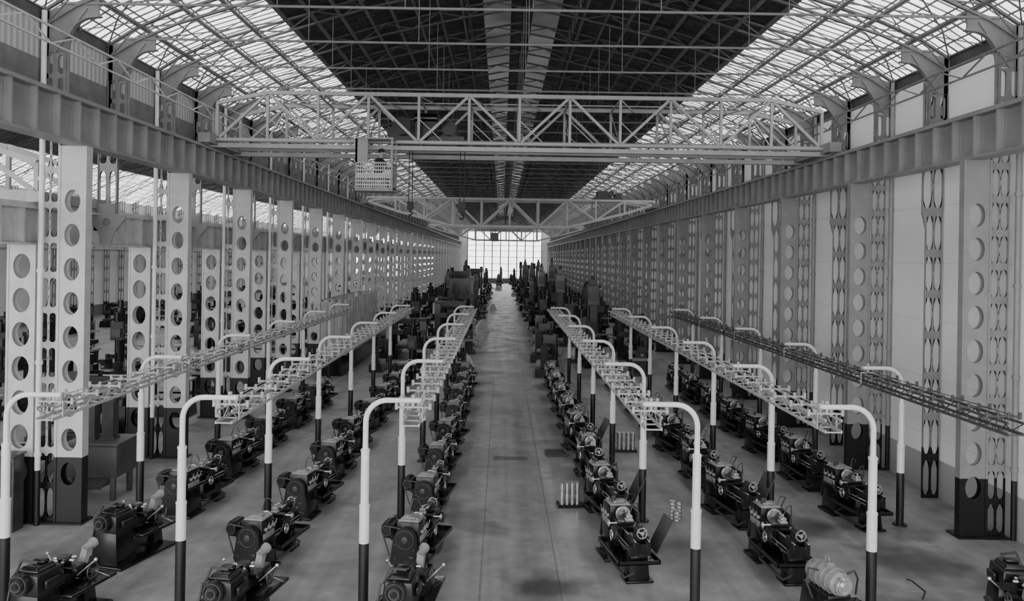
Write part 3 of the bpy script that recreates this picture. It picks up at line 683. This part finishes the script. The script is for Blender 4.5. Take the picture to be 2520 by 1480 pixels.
def casting():
    b=MB(); b.prism([(-0.6,0),(0.6,0),(0.45,0.5),(0.15,1.0),(-0.2,1.0),(-0.5,0.5)],-0.5,0.5); b.cyl((0,-0.6,0.6),(0,0.6,0.6),0.22,16); b.box(-0.7,0.7,-0.6,0.6,0,0.1); b.box(-0.1,0.1,-0.45,0.45,1.0,1.15)
    return bevel(b.mesh('machine_casting',['pale'],False),0.03,2)
KIND={'boring_mill':(mill(),'tall dark portal boring mill with crossrail and round table','boring mill',1.6,2.0),
 'radial_drill':(drill(),'dark radial drilling machine with column and arm','drilling machine',0.7,1.8),
 'column_press':(press(),'tall dark press with flywheel and heavy frame','press',0.65,0.65),
 'planing_machine':(planer(),'long dark planing machine with crossrail over table','planing machine',1.4,2.65),
 'milling_machine':(hmill(),'small dark milling machine with work table','milling machine',0.95,0.9),
 'machine_casting':(casting(),'pale unfinished machine casting resting on the floor','casting',0.7,0.6),
 'horizontal_borer':(borer(),'dark horizontal boring machine with low bed and upright','boring machine',0.75,1.6)}
OCC=[(-9.0,-7.5,41,52.5)]
for x in (-7.2,-4.42,-1.55,2.55,5.55,8.25): OCC.append((x-.7,x+.7,10,41))
for k in range(40):
    OCC.append((-11,-9.0,18.0+6*k,19.1+6*k)); OCC.append((10,11.3,18.0+6*k,19.1+6*k))
def put(kind,x,y,rot=0,sc=1.0):
    me,l,c,hx,hy=KIND[kind]; s=sc if isinstance(sc,tuple) else (sc,sc,sc)
    ca,sa=abs(math.cos(rot)),abs(math.sin(rot)); ex=(hx*ca+hy*sa)*s[0]; ey=(hx*sa+hy*ca)*s[1]
    A=(x-ex,x+ex,y-ey,y+ey)
    for B in OCC:
        if A[0]<B[1] and B[0]<A[1] and A[2]<B[3] and B[2]<A[3]: return None
    OCC.append(A)
    o=obj(kind,me,(x,y,0),rot,label=l,cat=c,group=c+'s on the shop floor'); o.scale=s; return o
for (k,x,y,w,h) in (('column_press',6.0,55,1.0,.98),('column_press',4.6,66,.9,1.08),('column_press',3.6,76,.8,1.1),('column_press',5.0,84,.9,1.2),('column_press',3.2,90,.7,1.1),
   ('column_press',2.9,104,.9,1.15),('column_press',4.8,110,.9,1.15),('boring_mill',3.8,124,.9,1.1),('column_press',5.8,97,.9,1.1),('column_press',3.0,83,.7,.85),('column_press',7.5,74,1.0,.8),
   ('radial_drill',4.6,58,1.0,1.0),('radial_drill',7.2,62,1.0,1.0),('radial_drill',3.4,69,1.0,.9),('radial_drill',4.6,49,.9,.9),('planing_machine',7.9,50,.9,.9),('column_press',7.6,45,.8,.62)):
    put(k,x,y,0,(w,w,h))
for (k,x,y,w,h) in (('boring_mill',-3.6,76,.85,.9),('planing_machine',-6.3,74,1.0,1.4),('column_press',-5.2,82,.9,.95),('column_press',-2.6,84,.8,.9),('boring_mill',-4.6,94,.85,.98),('column_press',-6.8,67,.9,.7),('radial_drill',-4.6,68,1,.95),('planing_machine',-3.7,61,1.05,1.0),('planing_machine',-5.6,51,1.05,.8),('horizontal_borer',-2.9,47,.85,.8),('planing_machine',-6.4,60,.9,.9),('boring_mill',-3.5,110,.8,1.0),('column_press',-5.0,118,1,1.1)):
    put(k,x,y,0,(w,w,h))
for (x,y) in ((-4.0,46.0),(-1.9,44.0),(-2.4,54.0),(-1.6,60.5),(-3.0,57.0),(-1.5,67),(-2.2,71),(2.5,55),(-0.9,95),(1.9,130),(-0.5,150)): put('machine_casting',x,y,random.uniform(-.4,.4),random.uniform(.5,.8))
ks=['milling_machine','milling_machine','radial_drill','horizontal_borer','milling_machine','horizontal_borer']
for y in range(43,150,3):
    for x in (2.7,4.9,7.3,9.0):
        put(random.choice(ks) if y>50 else random.choice(['milling_machine','horizontal_borer']),x+random.uniform(-.4,.4),y+random.uniform(-1,1),random.uniform(-.2,.2),random.uniform(.75,.95))
    for x in (-1.9,-4.3,-6.4):
        put('milling_machine' if x>-2.5 else random.choice(ks),x+random.uniform(-.3,.1),y+random.uniform(-1,1),random.uniform(-.2,.2),random.uniform(.6,.9))
for y in (156,163,170,177,184):
    for x in (-6,-3.2,-0.6,2.4,5.2,7.8):
        put(random.choice(['milling_machine','horizontal_borer','radial_drill']),x+random.uniform(-.5,.5),y+random.uniform(-2,2),0,random.uniform(.7,.95))
BEN=((-14,34),(-15,40),(-19,46),(-13.5,50))
for (x,y) in BEN: OCC.append((x-1.7,x+1.7,y-.6,y+.6))
for y in range(21,100,3):
    for x in (-12.8,-15.5,-18.5,-22,-26,-31):
        if random.random()<0.85: put(random.choice(['milling_machine','planing_machine','milling_machine','horizontal_borer','radial_drill']),x+random.uniform(-.8,.8),y+random.uniform(-1.2,1.2),random.choice([0,1.57,0.3]),random.uniform(.6,.9))
# ------------------------------------------------------------------ shed / partition
e=obj('sheet_metal_shed',None,(-8.28,41.2,0),label='corrugated sheet-metal enclosure with dark base',cat='shed')
b=MB()
def corr_wall(b,p,q,z0,z1,n,amp,mi):
    p=Vector(p);q=Vector(q);t=(q-p);nrm=Vector((t.y,-t.x,0)).normalized()
    vs=[];fs=[]
    for i in range(n+1):
        c=p+t*i/n+nrm*(amp if (i//2)%2 else 0); vs+=[(c.x,c.y,z0),(c.x,c.y,z1)]
    for i in range(n): fs.append((2*i,2*i+2,2*i+3,2*i+1))
    b.add(vs,fs,mi)
H=3.75
corr_wall(b,(-0.5,0,0),(0.5,0,0),1.0,H,12,0.08,0); corr_wall(b,(0.5,0,0),(0.5,10.6,0),1.0,H,52,0.16,0); corr_wall(b,(0.5,10.6,0),(-0.5,10.6,0),1.0,H,12,.08,0); corr_wall(b,(-0.5,10.6,0),(-0.5,0,0),1.0,H,64,.08,0)
b.box(-0.5,0.5,0.05,10.6,0,1.0,1); b.box(-0.5,0.5,0.0,10.6,H-0.08,H-.02,1)
obj('enclosure_wall',b.mesh('enclosure_wall',['shed','dark'],False),parent=e)
# ------------------------------------------------------------------ tank between columns
e=obj('quench_tank',None,(-9.75,20.6,0),label='grey box tank on legs with two square ducts on top',cat='tank')
b=MB(); b.box(-0.62,0.62,-0.5,0.6,0.55,1.35)
for x in (-0.5,0.5):
    for y in (-0.4,0.5): b.box(x-0.06,x+0.06,y-0.06,y+0.06,0,0.56)
b.box(-0.66,0.66,-0.54,0.64,1.3,1.38); b.prism([(-0.3,0.55),(0.3,0.55),(0.1,0.2),(-0.1,0.2)],-0.2,0.2)
obj('tank_body',bevel(b.mesh('tank_body',['plate'],False),0.015,2),parent=e)
for x in (-0.25,0.2):
    b=MB(); b.box(x-0.14,x+0.14,-0.1,0.2,1.38,2.35); b.box(x-0.18,x+0.18,-0.14,0.24,2.3,2.4); b.box(x-0.17,x+0.17,-0.13,0.23,1.38,1.45)
    obj('duct',b.mesh('duct',['mid'],False),parent=e)
e=obj('electrical_cabinet',None,(-10.95,17.9,0),label='dark grey metal cabinet at the foot of column',cat='cabinet')
b=MB(); b.box(-0.62,0.72,-0.15,0.25,0,1.6); b.box(-0.66,0.76,-0.18,0.28,1.6,1.64); obj('cabinet_body',bevel(b.mesh('cabinet_body',['mid'],False),0.01,1),parent=e)
b=MB(); b.box(-0.56,0.02,-0.18,-0.15,0.1,1.5); b.box(-0.04,-0.02,-0.2,-0.18,0.7,0.9); obj('door',b.mesh('door',['mid'],False),parent=e)
b=MB(); b.box(0.08,0.66,-0.18,-0.15,0.1,1.5); b.box(0.12,0.14,-0.2,-0.18,0.7,0.9); obj('door',b.mesh('door_b',['mid'],False),parent=e)
# ------------------------------------------------------------------ cranes
def truss(b,x0,x1,zb,zt,n,ch,vw,endz=None,y=0,fish=None):
    xs=[x0+(x1-x0)*i/n for i in range(n+1)]
    T=[];B=[]
    for i,x in enumerate(xs):
        zz=zt if (endz is None or 0<i<n) else endz
        bb=zb
        if fish:
            d=min(i,n-i); bb=zt-0.25 if d==0 else (zb+(zt-zb)*max(0,(fish-d)/fish)*0.8)
        T.append(Vector((x,y,zz))); B.append(Vector((x,y,bb)))
    for i in range(n):
        b.bar(T[i],T[i+1],ch,ch); b.bar(B[i],B[i+1],ch,ch)
        if i%2==0: b.bar(B[i],T[i+1],vw,vw)
        else: b.bar(T[i],B[i+1],vw,vw)
    for i in range(n+1): b.bar(B[i],T[i],vw,vw)
    return T,B
def crane(y0,label,x0=-9.3,x1=10.3,style=1,gap=2.4):
    e=obj('overhead_travelling_crane',None,(0,y0,0),label=label,cat='crane')
    if style==1:
        for yy in (0,gap):
            b=MB(); n=12
            T,B=truss(b,x0+0.1,x1-0.1,9.62,11.15,n,0.12,0.085,10.8,yy)
            b.box(x0-0.1,x1+0.1,yy-0.12,yy+0.12,9.36,9.5); b.bar((x0,yy-0.3,9.58),(x1,yy-0.3,9.58),0.1,0.06)
            for i in range(0,n+1,2): b.bar((T[i].x,yy,9.58),(T[i].x,yy-0.32,9.56),0.05,0.05)
            for i in range(1,n,1): b.bar((T[i]+B[i])/2,(B[i]+Vector(((x1-x0)/n/2,0,0))),0.03,0.03)
            obj('bridge_truss',b.mesh('bridge_truss',['crane'],False),parent=e)
        b=MB()
        for i in range(13):
            x=x0+0.1+(x1-x0-0.2)*i/12
            b.bar((x,0,11.1 if 0<i<12 else 10.8),(x,gap,11.1 if 0<i<12 else 10.8),0.05,0.05)
            b.bar((x,0,9.62),(x,gap,9.62),0.06,0.06)
            if 0<i<12: b.bar((x,0,11.1),(x+0.8 if i<11 else x-0.8,gap,11.1),0.035,0.035); b.bar((x,0,9.62),(x,gap,11.1),0.035,0.035)
        b.bar((x0+0.1,gap/2,9.62),(x1-0.1,gap/2,9.62),0.04,0.04); b.bar((x0+1.7,gap/2,11.1),(x1-1.7,gap/2,11.1),0.04,0.04)
        obj('cross_bracing',b.mesh('cross_bracing',['crane'],False),parent=e)
        for yy in (0.45,gap-0.45):
            b=MB(); b.box(x0+0.2,x1-0.2,yy-0.05,yy+0.05,9.62,9.74); obj('trolley_rail',b.mesh('trolley_rail',['girder'],False),parent=e)
    else:
        for yy in (0,gap):
            b=MB(); truss(b,x0+0.1,x1-0.1,8.05,9.9,10,0.15,0.12,None,yy,3); obj('bridge_truss',b.mesh('bridge_truss_b',['white'],False),parent=e)
        b=MB()
        for yy in (0.4,gap-0.4): b.box(x0+0.2,x1-0.2,yy-0.05,yy+0.05,9.9,10.0)
        for i in range(11):
            x=x0+0.1+(x1-x0-0.2)*i/10; b.bar((x,0,9.9),(x,gap,9.9),0.06,0.06)
        obj('trolley_rail',b.mesh('trolley_rail_b',['crane'],False),parent=e)
    for x in (x0,x1):
        b=MB(); b.box(x-0.18,x+0.18,-0.9,gap+0.9,9.42,9.72)
        for yy in (-0.6,gap+0.6): b.cyl((x-0.06,yy,9.52),(x+0.06,yy,9.52),0.17,16)
        obj('end_carriage',b.mesh('end_carriage',['girder'],False),parent=e)
    return e
E1=crane(27.0,'large pale lattice bridge crane with hanging operator cab')
def trolley(e,x0,x1,z,gap=2.4):
    b=MB(); b.box(x0,x1,0.3,gap-0.3,z,z+0.14)
    b.cyl((x0+0.5,0.5,z+0.5),(x0+0.5,gap-0.5,z+0.5),0.3,20); b.cyl((x1-0.5,0.5,z+0.45),(x1-0.5,gap-0.5,z+0.45),0.24,20)
    b.box(x0+0.95,x1-0.9,0.5,1.2,z+0.14,z+0.65); b.cyl((x0+0.9,0.8,z+0.8),(x1-0.9,0.8,z+0.8),0.16,14); b.box(x0,x0+0.4,0.8,1.6,z+0.14,z+0.5)
    for xx in (x0+0.2,x1-0.2):
        for yy in (0.45,gap-0.45): b.cyl((xx,yy-0.05,z-0.02),(xx,yy+0.05,z-0.02),0.12,12)
    obj('trolley',b.mesh('trolley',['dark']),parent=e,label='dark winch trolley with rope drums')
def hook(e,x,y,zt,zb,sc=1.0):
    b=MB()
    for dx in (-0.07,0.07): b.cyl((x+dx*sc,y,zt),(x+dx*sc,y,zb),0.014,6)
    b.box(x-0.12*sc,x+0.12*sc,y-0.08,y+0.08,zb-0.28*sc,zb+0.05); b.cyl((x,y-0.1,zb-0.1),(x,y+0.1,zb-0.1),0.13*sc,16)
    pts=[(x,y,zb-0.28*sc),(x,y,zb-0.36*sc)]
    for k in range(9):
        a=pi/2-k/8*pi*1.35; pts.append((x+0.07*sc*math.cos(a),y,zb-0.43*sc+0.07*sc*math.sin(a)))
    b.tube(pts,[0.028*sc]*len(pts),8); obj('hook_block',b.mesh('hook_block',['rope']),parent=e,label='dark hook block hanging on wire ropes')
trolley(E1,-3.85,-1.3,9.74)
hook(E1,-3.05,0.8,9.8,7.72,0.8); hook(E1,-1.35,0.8,9.8,7.72,1.0)
cab=obj('operator_cab',None,(-4.0,-0.45,0),parent=E1,label='hanging crane cab with perforated sheet apron')
b=MB()
for x in (-0.55,0.55):
    for y in (-0.5,0.5): b.box(x-0.03,x+0.03,y-0.03,y+0.03,8.02,9.62)
b.box(-0.58,0.58,-0.53,0.53,7.98,8.03); b.box(-0.6,0.6,-0.56,0.56,9.58,9.63)
b.bar((-0.55,-0.5,8.85),(0.55,-0.5,8.85),0.05,0.05); b.bar((-0.55,0.5,8.85),(0.55,0.5,8.85),0.05,0.05); b.bar((0.55,-0.5,8.85),(0.55,0.5,8.85),0.05,0.05); b.bar((-0.55,-0.5,8.85),(-0.55,0.5,8.85),0.05,0.05)
b.bar((-0.55,-0.5,9.6),(-0.55,0.0,10.1),0.06,0.06); b.box(-0.58,-0.2,-0.53,-0.45,8.85,9.58)
b.box(-0.3,0.1,-0.1,0.3,8.4,8.46); b.box(-0.12,-0.08,0.08,0.12,8.03,8.4)
obj('cab_frame',b.mesh('cab_frame',['girder'],False),parent=cab)
b=MB(); nx,nz=16,7; W=1.1/nx; Hh=0.8/nz
for i in range(nx):
    for j in range(nz):
        b.perf(-0.55+W*(i+.5),8.05+Hh*(j+.5),W,Hh,W*0.36,Hh*(0.36 if j!=3 else 0.03),-0.55,-0.54,0,8)
b.box(0.545,0.555,-0.53,0.53,8.05,8.85); b.box(-0.555,-0.545,-0.53,0.53,8.05,8.85)
obj('perforated_apron',b.mesh('perforated_apron',['crane'],False),parent=cab)
E2=crane(57.0,'pale lattice bridge crane with tapered ends and small trolley',style=2)
b=MB(); b.box(6.3,8.2,0.3,2.1,10.0,10.15); b.box(6.5,7.2,0.5,1.6,10.15,10.6); b.cyl((7.4,0.5,10.4),(7.4,1.9,10.4),0.22,14); b.box(7.7,8.1,0.5,1.5,10.15,10.45)
obj('trolley',b.mesh('trolley_c',['mid']),parent=E2,label='small grey winch trolley')
E3=crane(105.0,'distant pale lattice bridge crane with tapered ends',style=2)
b=MB(); b.box(-1.35,-0.45,-0.3,0.6,7.9,8.9); b.box(-1.4,-0.4,-0.35,0.65,8.9,8.96); b.box(-0.95,-0.85,0,0.1,8.9,9.8); obj('operator_cab',b.mesh('operator_cab_c',['girder'],False),parent=E3,label='small grey operator cab')
e=obj('overhead_travelling_crane',None,(0,19.4,0),label='pale lattice crane of neighbouring bay on low girder',cat='crane')
for yy in (0,2.0):
    b=MB(); truss(b,-36.4,-10.75,7.3,8.6,14,0.13,0.1,8.0,yy); b.box(-36.6,-10.4,yy-0.12,yy+0.12,7.1,7.25); obj('bridge_truss',b.mesh('bridge_truss_n',['crane'],False),parent=e)
for x in (-36.7,-10.5):
    b=MB(); b.box(x-0.15,x+0.15,-0.6,2.6,7.06,7.3)
    obj('end_carriage',b.mesh('end_carriage_n',['crane'],False),parent=e)
# ------------------------------------------------------------------ operator (seated)
def person():
    V=[];E=[];R=[]
    def a(p,r,par=None):
        V.append(p);R.append(r);i=len(V)-1
        if par is not None: E.append((par,i))
        return i
    pel=a((0,0,0.50),0.15); bel=a((0.02,0,0.66),0.14,pel); ch=a((0.05,0,0.84),0.16,bel); up=a((0.06,0,0.97),0.11,ch); nk=a((0.09,0,1.06),0.055,up); hd=a((0.11,0,1.14),0.085,nk); hd2=a((0.12,0,1.22),0.095,hd); hd3=a((0.12,0,1.28),0.07,hd2)
    ns=a((0.225,0,1.19),0.014,hd2)
    for s in (-1,1):
        hip=a((0.05,0.09*s,0.48),0.10,pel); kn=a((0.46,0.12*s,0.50),0.07,hip); an=a((0.46,0.12*s,0.11),0.045,kn); ft=a((0.60,0.13*s,0.05),0.04,an)
        sh=a((0.06,0.19*s,0.95),0.065,up); el=a((0.16,0.25*s,0.70),0.047,sh); wr=a((0.38,0.20*s,0.76),0.033,el); pm=a((0.44,0.19*s,0.77),0.035,wr)
        for f in range(4):
            k=a((0.50,0.19*s+(f-1.5)*0.022,0.765),0.010,pm); a((0.53,0.19*s+(f-1.5)*0.022,0.735-0.003*f),0.009,k)
        a((0.46,0.15*s,0.745),0.011,pm)
    me=bpy.data.meshes.new('person'); me.from_pydata(V,E,[]); me.materials.append(M['cloth']); me.materials.append(M['skin'])
    o=bpy.data.objects.new('tmpp',me); COL.objects.link(o)
    md=o.modifiers.new('s','SKIN')
    for i,sv in enumerate(me.skin_vertices[0].data): sv.radius=(R[i],R[i]); sv.use_root=(i==0)
    o.modifiers.new('u','SUBSURF').levels=2
    dg=bpy.context.evaluated_depsgraph_get(); dg.update()
    r=bpy.data.meshes.new_from_object(o.evaluated_get(dg)); bpy.data.objects.remove(o)
    if len(r.materials)<2:
        r.materials.clear(); r.materials.append(M['cloth']); r.materials.append(M['skin'])
    for p in r.polygons:
        c=p.center; p.use_smooth=True
        p.material_index=1 if (c.z>1.05 or (c.x>0.36 and c.z>0.7)) else 0
    return r
pe=obj('person',person(),(-3.95,26.6,8.0),math.radians(-30),label='seated crane operator in dark overalls looking down at the hall',cat='person')
b=MB(); b.sphere((0.115,0,1.27),0.105,14,0,0.75); b.prism([(0.15,1.27),(0.27,1.25),(0.27,1.262),(0.15,1.29)],-0.07,0.07)
obj('cap',b.mesh('cap',['cloth']),parent=pe,label='dark flat cap')
# ------------------------------------------------------------------ workpiece stacks, floor things
def stack(x,y,n,rows,r,h,rot,label):
    e=obj('roller_rack',None,(x,y,0),rot,label=label,cat='workpieces')
    b=MB(); b.box(-n*r-0.05,n*r+0.05,-rows*r-0.05,rows*r+0.05,0.0,0.08); obj('tray',b.mesh('tray',['dark'],False),parent=e)
    for i in range(n):
        for j in range(rows):
            b=MB(); cx=-n*r+r*(2*i+1); cy=-rows*r+r*(2*j+1)
            b.tube([(cx,cy,0.08),(cx,cy,0.08+h*.25),(cx,cy,0.081+h*.25),(cx,cy,0.08+h*.45),(cx,cy,0.081+h*.45),(cx,cy,0.08+h*.7),(cx,cy,0.081+h*.7),(cx,cy,0.08+h)],[r*.8,r*.8,r*.97,r*.97,r*.75,r*.75,r*.95,r*.95],12)
            obj('roller',b.mesh('roller',['bright']),parent=e)
stack(1.72,20.3,4,2,0.062,0.5,0.1,'block of upright shiny steel rollers on the floor')
stack(3.95,26.2,4,2,0.07,0.5,0.0,'group of upright bright steel shafts on the floor')
e=obj('turned_part_stack',None,(4.10,19.4,0),label='short stack of shiny turned parts standing on floor',cat='workpieces')
for (s,yy,n) in ((-0.08,0,11),(0.08,0.03,10),(0.0,-0.14,7)):
    b=MB(); pts=[];rs=[]
    for k in range(n): pts.append((s,yy,0.01+k*0.042)); rs.append(0.045 if k%2 else 0.072)
    b.tube(pts,rs,12); obj('turned_part',b.mesh('turned_part',['bright']),parent=e)
b=MB()
b.box(-0.5,0.5,-0.18,-0.16,0,0.012); b.box(-0.5,0.5,0.16,0.18,0,0.012)
for k in range(21): x=-0.5+k*0.05; b.box(x-0.008,x+0.008,-0.17,0.17,0,0.01)
obj('drain_grate',b.mesh('drain_grate',['plate'],False),(0.35,25.0,0),label='flat slotted iron drain grate in the aisle',cat='grate')
b=MB()
for k in range(6): b.box(-0.28+0.1*k,-0.20+0.1*k,-0.35,0.35,0.07,0.09)
for yy in (-0.3,0,0.3): b.box(-0.28,0.30,yy-0.04,yy+0.04,0,0.07)
obj('duckboard',b.mesh('duckboard',['plate'],False),(1.72,25.6,0),0.1,label='low slatted wooden duckboard beside a lathe',cat='duckboard')
b=MB(); b.tube([(0,0,0.012),(0.2,0.3,0.02),(0.1,0.6,0.1),(0.15,0.9,0.02)],0.012,6)
obj('bent_wire',b.mesh('bent_wire',['dark']),(7.6,15.0,0),label='bent piece of dark wire lying on the floor',cat='wire')
for (x,y) in BEN:
    e=obj('workbench',None,(x,y,0),0.05,label='long dark workbench with pale top in neighbouring bay',cat='workbench',group='workbenches')
    b=MB(); b.box(-1.6,1.6,-0.4,0.4,0.8,0.88); obj('bench_top',b.mesh('bench_top',['light'],False),parent=e)
    b=MB()
    for xx in (-1.5,0,1.5):
        for yy in (-0.35,0.35): b.box(xx-0.05,xx+0.05,yy-0.05,yy+0.05,0,0.8)
    b.box(-1.5,1.5,-0.03,0.03,0.25,0.33); obj('bench_frame',b.mesh('bench_frame',['dark'],False),parent=e)
# ------------------------------------------------------------------ world, camera
w=bpy.data.worlds.new('sky'); scene.world=w; w.use_nodes=True
w.node_tree.nodes['Background'].inputs[0].default_value=g(1); w.node_tree.nodes['Background'].inputs[1].default_value=3.0
cam=bpy.data.cameras.new('camera'); co=bpy.data.objects.new('camera',cam); COL.objects.link(co)
cam.sensor_width=36; cam.lens=36*2070/2520; cam.shift_x=25/2520; cam.shift_y=-108/2520; cam.clip_end=500; cam.clip_start=0.1
co.matrix_world=Matrix.Translation((0,0,6))@Matrix.Rotation(math.radians(90),4,'X')@Matrix.Rotation(math.radians(0.9),4,'Z')
scene.camera=co
scene.view_settings.view_transform='AgX'
scene.view_settings.look='AgX - Base Contrast'
scene.view_settings.exposure=0.6
